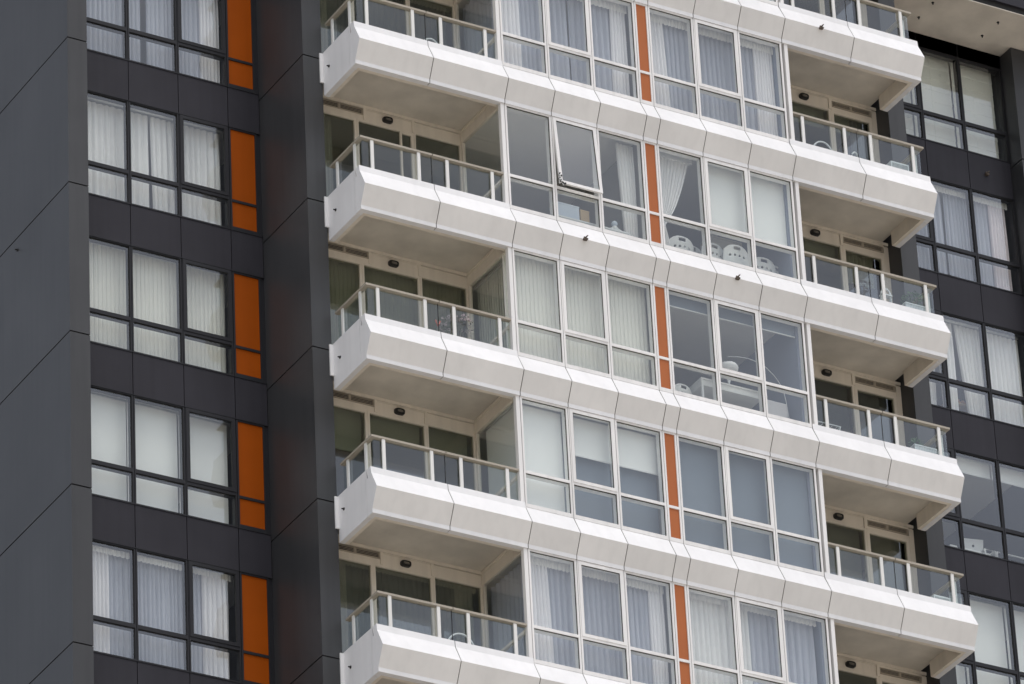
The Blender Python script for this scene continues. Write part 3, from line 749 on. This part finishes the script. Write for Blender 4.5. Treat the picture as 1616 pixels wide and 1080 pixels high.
curtain('drape', 'grey drape behind the door of the topmost visible right balcony', 'drape', 11.62, 11.98, .10, 2.60, yb - .04, 0, SHEER, 5, .04, group=G_DR)
vblind('short pale vertical blind behind the door of the second visible right balcony', 11.35, 11.92, 1.95, 2.60, yb, 1)

# ---- furniture
def perforated_chair(x, y, z, rz, label):
    e = empty('chair', (x, y, z)); e.rotation_euler.z = R(rz); tag(e, label, 'chair', 'white perforated chairs')
    def p(m, n): o = m.build(n, PLAST, None); o.parent = e; return o
    m = MB(); W, Hh, nu, nv = .245, .46, 44, 32; idx = {}
    for j in range(nv + 1):
        for i in range(nu + 1):
            u = -1 + 2 * i / nu; v = j / nv
            zt = .88 - .10 * abs(u) ** 3
            m.v.append((u * W * (1 - .06 * v), -.21 - .04 * v + .06 * u * u, .42 + (zt - .42) * v))
    def hole(u, v):
        if v > .80 and v < .93 and abs(u) < .28: return True
        for cu in (-.55, -.18, .18, .55):
            for cv in (.60,):
                if ((u - cu) / .085) ** 2 + ((v - cv) / .05) ** 2 < 1: return True
        return False
    for j in range(nv):
        for i in range(nu):
            if hole(-1 + 2 * (i + .5) / nu, (j + .5) / nv): continue
            a = j * (nu + 1) + i; m.f.append((a, a + 1, a + nu + 2, a + nu + 1)); m.mi.append(0); m.sm.append(True)
    o = p(m, 'backrest'); sol = o.modifiers.new('thickness', 'SOLIDIFY'); sol.thickness = .018
    m = MB(); n = 20
    ring = [(.23 * math.copysign(abs(math.cos(t)) ** .6, math.cos(t)), .22 * math.copysign(abs(math.sin(t)) ** .6, math.sin(t))) for t in [2 * math.pi * i / n for i in range(n)]]
    m.add([(a, b, .42) for a, b in ring] + [(a, b, .45) for a, b in ring], [(i, (i + 1) % n, n + (i + 1) % n, n + i) for i in range(n)] + [tuple(range(n))[::-1], tuple(range(n, 2 * n))]); p(m, 'seat')
    for sx in (-1, 1):
        for sy in (-1, 1): p(MB().tube([(sx * .17, sy * .16, .425), (sx * .21, sy * .21, 0)], [.02, .013], 8), 'leg')
    return e
fl1 = zk(1) + .075
for x, y, t in ((6.87, .90, 'below the tied back curtain'), (7.20, 1.10, 'half hidden by the mullion right of the tied back curtain'), (7.50, .86, 'behind the left part of the awning window'), (7.93, .74, 'in front of the cream cabinet'), (8.60, .90, 'below the bluish roller blind'), (8.93, 1.06, 'nearest the right balcony')):
    perforated_chair(x, y, fl1, random.uniform(-8, 8), 'white perforated plastic chair %s' % t).scale = (1.14, 1.0, 1.12)
def legged(name, label, cat, x0, x1, y0, y1, zt, za, z, mt, leg=.04):
    e = empty(name, ((x0 + x1) / 2, (y0 + y1) / 2, z)); tag(e, label, cat)
    def p(m, n): o = m.build(n, mt, None, ((x0 + x1) / 2, (y0 + y1) / 2, 0)); o.location = (0, 0, 0); o.parent = e
    p(MB().box(x0, x1, y0, y1, zt - .03, zt), 'top'); p(MB().box(x0 + .01, x1 - .01, y0 + .012, y1 - .012, za, zt - .031), 'apron')
    for x in (x0, x1 - leg):
        for y in (y0, y1 - leg): p(MB().box(x + .001, x + leg - .001, y + .001, y + leg - .001, 0, zt - .032), 'leg')
    return e
legged('cabinet', 'cream cabinet on legs behind the white chairs', 'cabinet', 7.70, 8.36, .98, 1.36, 1.42, 1.20, fl1, BEIGEF)
fl2 = zk(2) + .075
legged('table', 'long white table under the pleated lamp', 'table', 6.93, 8.20, .45, .95, .97, .82, fl2, PLAST)
e = empty('table_lamp', (7.62, .62, fl2 + .97)); tag(e, 'table lamp with white pleated shade on the long white table', 'lamp')
m = MB(); n = 40; prof = [(.04, .36), (.13, .365), (.175, .40), (.18, .445), (.15, .50), (.09, .53), (.02, .535)]
vs_ = [(r * (1 + .06 * (-1) ** q) * math.cos(2 * math.pi * q / n), r * (1 + .06 * (-1) ** q) * math.sin(2 * math.pi * q / n), z) for r, z in prof for q in range(n)]
m.add(vs_, [(i * n + q, i * n + (q + 1) % n, (i + 1) * n + (q + 1) % n, (i + 1) * n + q) for i in range(len(prof) - 1) for q in range(n)] + [tuple(range(n))[::-1], tuple(range((len(prof) - 1) * n, len(prof) * n))], 0, True)
o = m.build('lamp_shade', LINEN); o.parent = e
o = MB().lathe((0, 0, 0), [(.08, 0), (.08, .02), (.025, .03), (.02, .12), (.035, .2), (.015, .3)], 16).build('lamp_base', PLAST); o.parent = e
e = empty('floor_lamp', (8.90, .75, fl2)); tag(e, 'slender white arc floor lamp curving over the table', 'lamp')
o = MB().lathe((0, 0, 0), [(.14, 0), (.14, .03), (.02, .04)], 18).build('lamp_base', PLAST); o.parent = e
pts = [(8.92, .4), (8.93, .85), (8.90, 1.15), (8.85, 1.42), (8.77, 1.55), (8.68, 1.66), (8.52, 1.79), (8.34, 1.86), (8.15, 1.885), (7.95, 1.87), (7.72, 1.82)]
o = MB().tube([(0, 0, .03)] + [(x - 8.90, 0, z - .075) for x, z in pts], .007, 6).build('lamp_arm', PLAST); o.parent = e
def seat(name, label, x0, x1, y0, y1, hb, z, mt):
    e = empty(name, ((x0 + x1) / 2, (y0 + y1) / 2, z)); tag(e, label, 'sofa' if x1 - x0 > 1 else 'armchair')
    def p(m, n):
        o = m.build(n, mt, None, ((x0 + x1) / 2, (y0 + y1) / 2, 0)); o.location = (0, 0, 0); o.parent = e
        b = o.modifiers.new('round', 'BEVEL'); b.width = .03; b.segments = 3
    p(MB().box(x0 + .12, x1 - .12, y0 + .16, y1, .12, .44), 'seat'); p(MB().box(x0, x1, y0, y0 + .155, .08, hb), 'backrest')
    for a, b in ((x0, x0 + .115), (x1 - .115, x1)): p(MB().box(a, b, y0 + .16, y1, .08, hb * .8), 'armrest')
seat('sofa', 'beige sofa seen below the long white table', 6.98, 8.18, 1.0, 1.8, .98, fl2, BEIGEF)
seat('armchair', 'boxy grey armchair beside the arc lamp', 8.38, 8.84, .62, 1.3, .97, fl2, GREYF)
e = perforated_chair(6.66, .92, fl2, 10, 'white curved chair beside the lower orange strip'); e['group'] = 'white chairs by the table'
e = perforated_chair(6.98, 1.12, fl2, 160, 'blurred white chair at the end of the long table'); e['group'] = 'white chairs by the table'
def solid_box(name, label, cat, x0, x1, y0, y1, z0, z1, mt, bev=.006):
    o = MB().box(x0, x1, y0, y1, z0, z1).build(name, mt, None, ((x0 + x1) / 2, (y0 + y1) / 2, z0)); tag(o, label, cat)
    b = o.modifiers.new('round', 'BEVEL'); b.width = bev; b.segments = 2; return o
legged('side_table', 'low white side table carrying the boxes under the tilted window', 'table', 4.05, 5.62, .42, .80, .60, .52, fl1, PLAST)
def carton(label, x0, x1, y0, y1, z0, h, mt):
    e = empty('box', ((x0 + x1) / 2, (y0 + y1) / 2, z0)); tag(e, label, 'box'); w2, d2 = (x1 - x0) / 2, (y1 - y0) / 2
    o = MB().box(-w2, w2, -d2, d2, 0, h - .03).build('box_body', mt); o.parent = e
    o = MB().box(-w2 - .005, w2 + .005, -d2 - .005, d2 + .005, h - .0295, h).build('lid', mt); o.parent = e
carton('pale blue storage box below the tilted window', 4.15, 4.60, .46, .72, fl1 + .60, .30, BLUEBOX)
carton('small tan cardboard box beside the pale blue one', 4.64, 4.82, .48, .66, fl1 + .60, .27, CARD)
e = empty('toy', (5.38, .55, fl1 + .60)); tag(e, 'small white soft toy on the sill near the single drape', 'toy')
o = MB().lathe((0, 0, 0), [(.01, 0), (.07, .02), (.08, .07), (.05, .13), (.03, .15)], 14).build('toy_body', PLAST); o.parent = e
o = MB().lathe((0, 0, .14), [(.01, 0), (.05, .02), (.06, .06), (.04, .10), (.01, .115)], 14).build('toy_head', BLUEBOX); o.parent = e
for s in (-1, 1):
    o = MB().tube([(s * .06, -.02, .08), (s * .12, -.04, .04)], [.025, .02], 8).build('toy_arm', PLAST); o.parent = e
# laptop on a desk, right wing
def desk(label, x0, x1, y, z):
    e = empty('desk', ((x0 + x1) / 2, y + .3, z)); tag(e, label, 'desk', 'white framed desks')
    def p(m, n): o = m.build(n, PLAST, None, ((x0 + x1) / 2, y + .3, 0)); o.location = (0, 0, 0); o.parent = e
    p(MB().box(x0, x1, y, y + .6, .70, .74), 'top')
    for x in (x0 + .02, x1 - .06): p(MB().box(x, x + .04, y + .02, y + .06, 0, .699), 'leg'); p(MB().box(x, x + .04, y + .54, y + .58, 0, .699), 'leg')
desk('white desk under the laptop in the right wing', 14.12, 15.02, 3.44, zk(2) + .05)
e = empty('laptop', (14.72, 3.58, zk(2) + .79)); tag(e, 'open silver laptop with its lid facing the window', 'laptop'); e.rotation_euler.z = R(-14)
o = MB().box(-.2, .2, 0, .26, 0, .018).build('keyboard_deck', SILVER); o.parent = e
m = MB(); a = R(12); m.add([(x, -math.sin(a) * h - yy * math.cos(a), .018 + math.cos(a) * h - yy * math.sin(a)) for h in (0, .27) for yy in (0, .012) for x in (-.2, .2)],
   [(0, 1, 3, 2), (4, 6, 7, 5), (0, 4, 5, 1), (2, 3, 7, 6), (0, 2, 6, 4), (1, 5, 7, 3)])
o = m.build('screen_lid', SILVER); o.parent = e
m = MB(); c0 = (0, .14); n = 20
def lid(x, h): return (x, -math.sin(a) * h - .0135 * math.cos(a), .018 + math.cos(a) * h - .0135 * math.sin(a))
ap = []
for i in range(n):
    t = 2 * math.pi * i / n; r = .026 * (1 - .10 * max(0, math.cos(t - math.pi / 2)) ** 6)
    if -.5 < t - 2 * math.pi * (t > math.pi) < .5: r *= .72 + .28 * abs((t - 2 * math.pi * (t > math.pi)) / .5)
    ap.append(lid(r * math.cos(t), .135 + r * 1.05 * math.sin(t)))
m.add(ap, [tuple(range(n))]); m.add([lid(.002, .168), lid(.010, .176), lid(.014, .188), lid(.006, .180)], [(0, 1, 2, 3)])
o = m.build('lid_emblem', BLACK); o.parent = e
def tube_frame(label, x0, x1, y, z, h):
    m = MB(); 
    for yy in (y, y + .35): m.tube([(x0, yy, z), (x0, yy, z + h), (x1, yy, z + h), (x1, yy, z)], .022, 8)
    for x in (x0, x1): m.tube([(x, y, z + h), (x, y + .35, z + h)], .02, 8)
    o = m.build('clothes_stand', PLAST, None, ((x0 + x1) / 2, y, z)); return tag(o, label, 'stand', 'white tubular frames by the right wing windows')
tube_frame('white tubular frame just right of the laptop', 14.84, 15.06, 3.36, zk(2) + .05, .76)
tube_frame('white tubular frame at the right edge below the rolled blind', 15.14, 15.9, 3.40, zk(2) + .05, .78)
legged('shelf', 'timber shelf seen in the gap between parted white curtains', 'shelf', 14.45, 15.2, 3.55, 3.85, .98, .93, zk(1) + .05, TIMBER)
for x, t in ((14.75, 'left'), (14.87, 'right')):
    o = MB().lathe((0, 0, 0), [(.03, 0), (.055, .03), (.06, .07), (.035, .10), (.04, .12)], 14).build('pot', TERRA, None); o.location = (x, 3.66, zk(1) + 1.03); tag(o, 'small terracotta pot on the timber shelf, %s of the pair' % t, 'pot')

# ---- things on the balconies
def leaves(m, c, r, n, s, rnd, mi=0, flat=.8):
    for _ in range(n):
        d = Vector((rnd.gauss(0, 1), rnd.gauss(0, 1), rnd.gauss(0, 1))).normalized() * r * rnd.uniform(.35, 1) ** .5
        p = Vector(c) + Vector((d.x, d.y, d.z * flat)); a = Vector((rnd.gauss(0, 1), rnd.gauss(0, 1), rnd.gauss(0, .6))).normalized() * s; b = a.orthogonal().normalized() * s * .45
        m.add([p - a, p + b, p + a, p - b], [(0, 1, 2, 3)], mi)
def potted(label, x, y, z, h, r, mt, n, s, potm, pr=.13, ph=.28, seed=1, extra=None, name='potted_plant', flat=.7):
    e = empty(name, (x, y, z)); tag(e, label, 'plant'); rnd = random.Random(seed)
    o = MB().lathe((0, 0, 0), [(pr * .72, 0), (pr, ph), (pr * 1.08, ph), (pr * 1.08, ph + .03), (pr * .9, ph + .03), (pr * .88, ph)], 18).build('pot', potm); o.parent = e
    m = MB()
    for i in range(9):
        t = rnd.uniform(0, 6.28); q = rnd.uniform(.2, .8) * r
        m.tube([(0, 0, ph), (q * .4 * math.cos(t), q * .4 * math.sin(t), ph + (h - ph) * .55), (q * math.cos(t), q * math.sin(t), h * .95)], [.008, .006, .003], 5)
    o = m.build('stem', LEAFD); o.parent = e
    m = MB(); leaves(m, (0, 0, h), r, n, s, rnd, flat=flat); o = m.build('foliage', mt); o.parent = e
    if extra:
        m = MB()
        for _ in range(extra[1]):
            t, ph_ = rnd.uniform(0, 6.28), rnd.uniform(-.2, 1.3); p = Vector((math.cos(t) * math.cos(ph_), math.sin(t) * math.cos(ph_), math.sin(ph_) * flat)) * r * rnd.uniform(.85, 1.05) + Vector((0, 0, h))
            leaves(m, p, .03, 9, .017, rnd)
        o = m.build('blossom', extra[0]); o.parent = e
    return e
potted('pale pink flowering bush on the third left balcony', 2.02, .52, zk(2) + .075, .80, .32, LEAFD, 300, .03, TERRA, .16, .46, 4, (FLOWER, 60))
e = empty('ornament', (1.62, .50, zk(2) + .075)); tag(e, 'red V shaped ornament on a stake on the third left balcony', 'ornament')
o = MB().tube([(0, 0, 0), (0, 0, .70)], .008, 6).build('stake', RAIL); o.parent = e
o = MB().tube([(-.045, 0, .82), (0, 0, .69), (.045, 0, .82)], .014, 6).build('ornament_head', RED); o.parent = e
def round_table(label, x, y, z, r, h):
    e = empty('round_table', (x, y, z)); tag(e, label, 'table', 'round white balcony tables')
    o = MB().lathe((0, 0, h - .03), [(r * .96, 0), (r, .008), (r, .022), (r * .97, .03)], 36).build('table_top', PLAST); o.parent = e
    o = MB().tube([(0, 0, .02), (0, 0, h - .031)], .025, 10).build('pedestal', PLAST); o.parent = e
    o = MB().lathe((0, 0, 0), [(.2, 0), (.2, .015), (.03, .03)], 24).build('table_foot', PLAST); o.parent = e
def hoop_chair(label, x, y, z, rz, h=.80, wd=.25):
    e = empty('chair', (x, y, z)); e.rotation_euler.z = R(rz); tag(e, label, 'chair', 'white hoop backed balcony chairs')
    pts = [(wd * math.cos(t), -.2 - .03 * math.sin(t), .45 + (h - .45) * math.sin(t)) for t in [math.pi * i / 18 for i in range(19)]]
    o = MB().tube(pts, .016, 8).build('backrest', PLAST); o.parent = e
    o = MB().lathe((0, 0, .43), [(.2, 0), (.23, .01), (.23, .03), (.2, .04)], 24).build('seat', PLAST); o.parent = e
    for sx in (-1, 1):
        for sy in (-1, 1): o = MB().tube([(sx * .15, sy * .15, .44), (sx * .2, sy * .2, 0)], .014, 6).build('leg', PLAST); o.parent = e
hoop_chair('white hoop backed chair on the lowest left balcony', 1.84, .80, zk(4) + .075, 0, .78, .28)
hoop_chair('white hoop backed chair on the topmost left balcony', 1.78, .80, zk(0) + .075, 0, .74, .20)
hoop_chair('white hoop backed chair left of the middle post on the topmost visible right balcony', 10.03, .80, zk(0) + .075, 0, .81, .25)
hoop_chair('white chair turned sideways right of the middle post on the topmost visible right balcony', 10.68, .82, zk(0) + .075, 25, .80, .17)
def condenser(label, x, y, z, wd=.42, h=.62):
    e = empty('air_conditioner', (x, y, z)); tag(e, label, 'air conditioner', 'white vented boxes on the right balconies')
    o = MB().box(-wd / 2, wd / 2, -.13, .13, .05, h).build('casing', PLAST); o.parent = e
    b = o.modifiers.new('round', 'BEVEL'); b.width = .012; b.segments = 2
    m = MB(); m.box(-wd / 2 + .03, wd / 2 - .03, -.134, -.13, h - .22, h - .04, 1)
    for i in range(13): x_ = -wd / 2 + .04 + i * (wd - .08) / 12; m.box(x_ - .005, x_ + .005, -.142, -.1345, h - .22, h - .04, 0)
    o = m.build('grille', [PLAST, BLACK]); o.parent = e
    for s in (-1, 1): o = MB().box(s * (wd / 2 - .06) - .03, s * (wd / 2 - .06) + .03, -.1, .1, 0, .049).build('foot', BLACK); o.parent = e
condenser('white vented air conditioner box at the outer end of the topmost visible right balcony', 11.60, .52, zk(0) + .075, .40, .68)
condenser('white vented air conditioner box at the outer end of the lowest right balcony', 11.66, .52, zk(3) + .075, .36, .60)
potted('dry twiggy plant on the second visible right balcony', 10.62, .55, zk(1) + .075, .84, .20, LEAFD, 200, .035, BLACK, .13, .40, 9)
def planter(label, x, y, z, k):
    e = empty('planter', (x, y, z)); tag(e, label, 'planter', 'white slatted planters')
    m = MB(); w2, d2, h0, h1 = .24, .13, .38, .66
    m.box(-w2 + .01, w2 - .01, -d2 + .01, d2 - .01, h0 + .02, h1 - .03, 1)
    for i in range(14): a = -w2 + .01 + i * (2 * w2 - .02) / 13; m.box(a - .007, a + .007, -d2, -d2 + .009, h0, h1 - .025, 0)
    m.box(-w2, w2, -d2 - .004, d2, h1 - .0245, h1, 0); m.box(-w2, w2, -d2 - .004, d2, h0 - .02, h0 - .001, 0)
    o = m.build('box', [PLAST, SILVER]); o.parent = e
    for sx in (-1, 1):
        for sy in (-1, 1): o = MB().box(sx * (w2 - .03) - .015, sx * (w2 - .03) + .015, sy * (d2 - .03) - .015, sy * (d2 - .03) + .015, 0, h0 - .021).build('leg', PLAST); o.parent = e
def bush(label, x, y, z, r, seed, n=240):
    rnd = random.Random(seed); e = empty('plant', (x, y, z)); tag(e, label, 'plant')
    m = MB()
    for i in range(8):
        t = rnd.uniform(0, 6.28); m.tube([(0, 0, 0), (r * .5 * math.cos(t), r * .4 * math.sin(t), r * rnd.uniform(.5, 1))], [.007, .003], 5)
    o = m.build('stem', LEAFD); o.parent = e
    m = MB(); leaves(m, (0, 0, r * .75), r, n, .035, rnd, flat=.7); o = m.build('foliage', LEAF); o.parent = e
planter('white slatted planter on the second visible right balcony', 11.70, .55, zk(1) + .075, 1)
bush('low green bush in the slatted planter of the second visible right balcony', 11.70, .55, zk(1) + .735, .22, 3, 380)
planter('white slatted planter at the outer end of the third visible right balcony', 11.62, .55, zk(2) + .075, 2)
bush('leafy green plant in the slatted planter of the third visible right balcony', 11.50, .55, zk(2) + .735, .14, 5, 160)
# folding step ladder
e = empty('step_ladder', (11.18, .62, zk(1) + .075)); tag(e, 'white folding step ladder on the second visible right balcony', 'ladder')
m = MB()
pts = [(-.12, -.02, 0), (-.10, 0, .85)] + [(.10 * math.cos(t), 0, .85 + .12 * math.sin(t)) for t in [math.pi - math.pi * i / 8 for i in range(1, 8)]] + [(.10, 0, .85), (.12, -.02, 0)]
o = m.tube(pts, .018, 8).build('rail', PLAST); o.parent = e
for s in (-1, 1): o = MB().tube([(s * .10, .01, .80), (s * .12, .32, 0)], .012, 8).build('rear_leg', PLAST); o.parent = e
for h in (.28, .55, .82): o = MB().box(-.11, .11, -.05, .06, h - .012, h + .012).build('step', PLAST); o.parent = e
# drying rack
e = empty('drying_rack', (9.60, .55, zk(2) + .075)); tag(e, 'low white wire drying rack on the third visible right balcony', 'drying rack')
m = MB(); m.tube([(-.26, -.05, .68), (.26, -.05, .68), (.26, .35, .68), (-.26, .35, .68)], .011, 6, closed=True)
o = m.build('top_frame', PLAST); o.parent = e
for q in range(5): o = MB().tube([(-.2 + .1 * q, -.04, .678), (-.2 + .1 * q, .34, .678)], .004, 5).build('wire', PLAST); o.parent = e
for s in (-1, 1):
    o = MB().tube([(s * .25, -.05, .67), (s * .25, .33, 0)], .010, 6).build('leg', PLAST); o.parent = e
    o = MB().tube([(s * .235, .35, .67), (s * .235, -.03, 0)], .010, 6).build('leg', PLAST); o.parent = e

# cord tied at the lower corner of the tilted window
m = MB(); rnd = random.Random(5); pts = []
for i in range(26):
    t = i / 25; pts.append((4.0 + .11 * max(0, t - .45) / .55 + rnd.uniform(-.015, .015), .06 + .03 * math.sin(i), zk(1) + 1.30 - .20 * min(1, t / .6) + rnd.uniform(-.02, .02)))
for i in range(25): m.tube([pts[i], pts[i + 1]], .014, 6, i % 2)
tag(m.build('cord', [BLACK, PLAST], None, (4.0, .06, zk(1) + 1.2)), 'black and white twisted cord tied at the corner of the tilted window', 'cord')
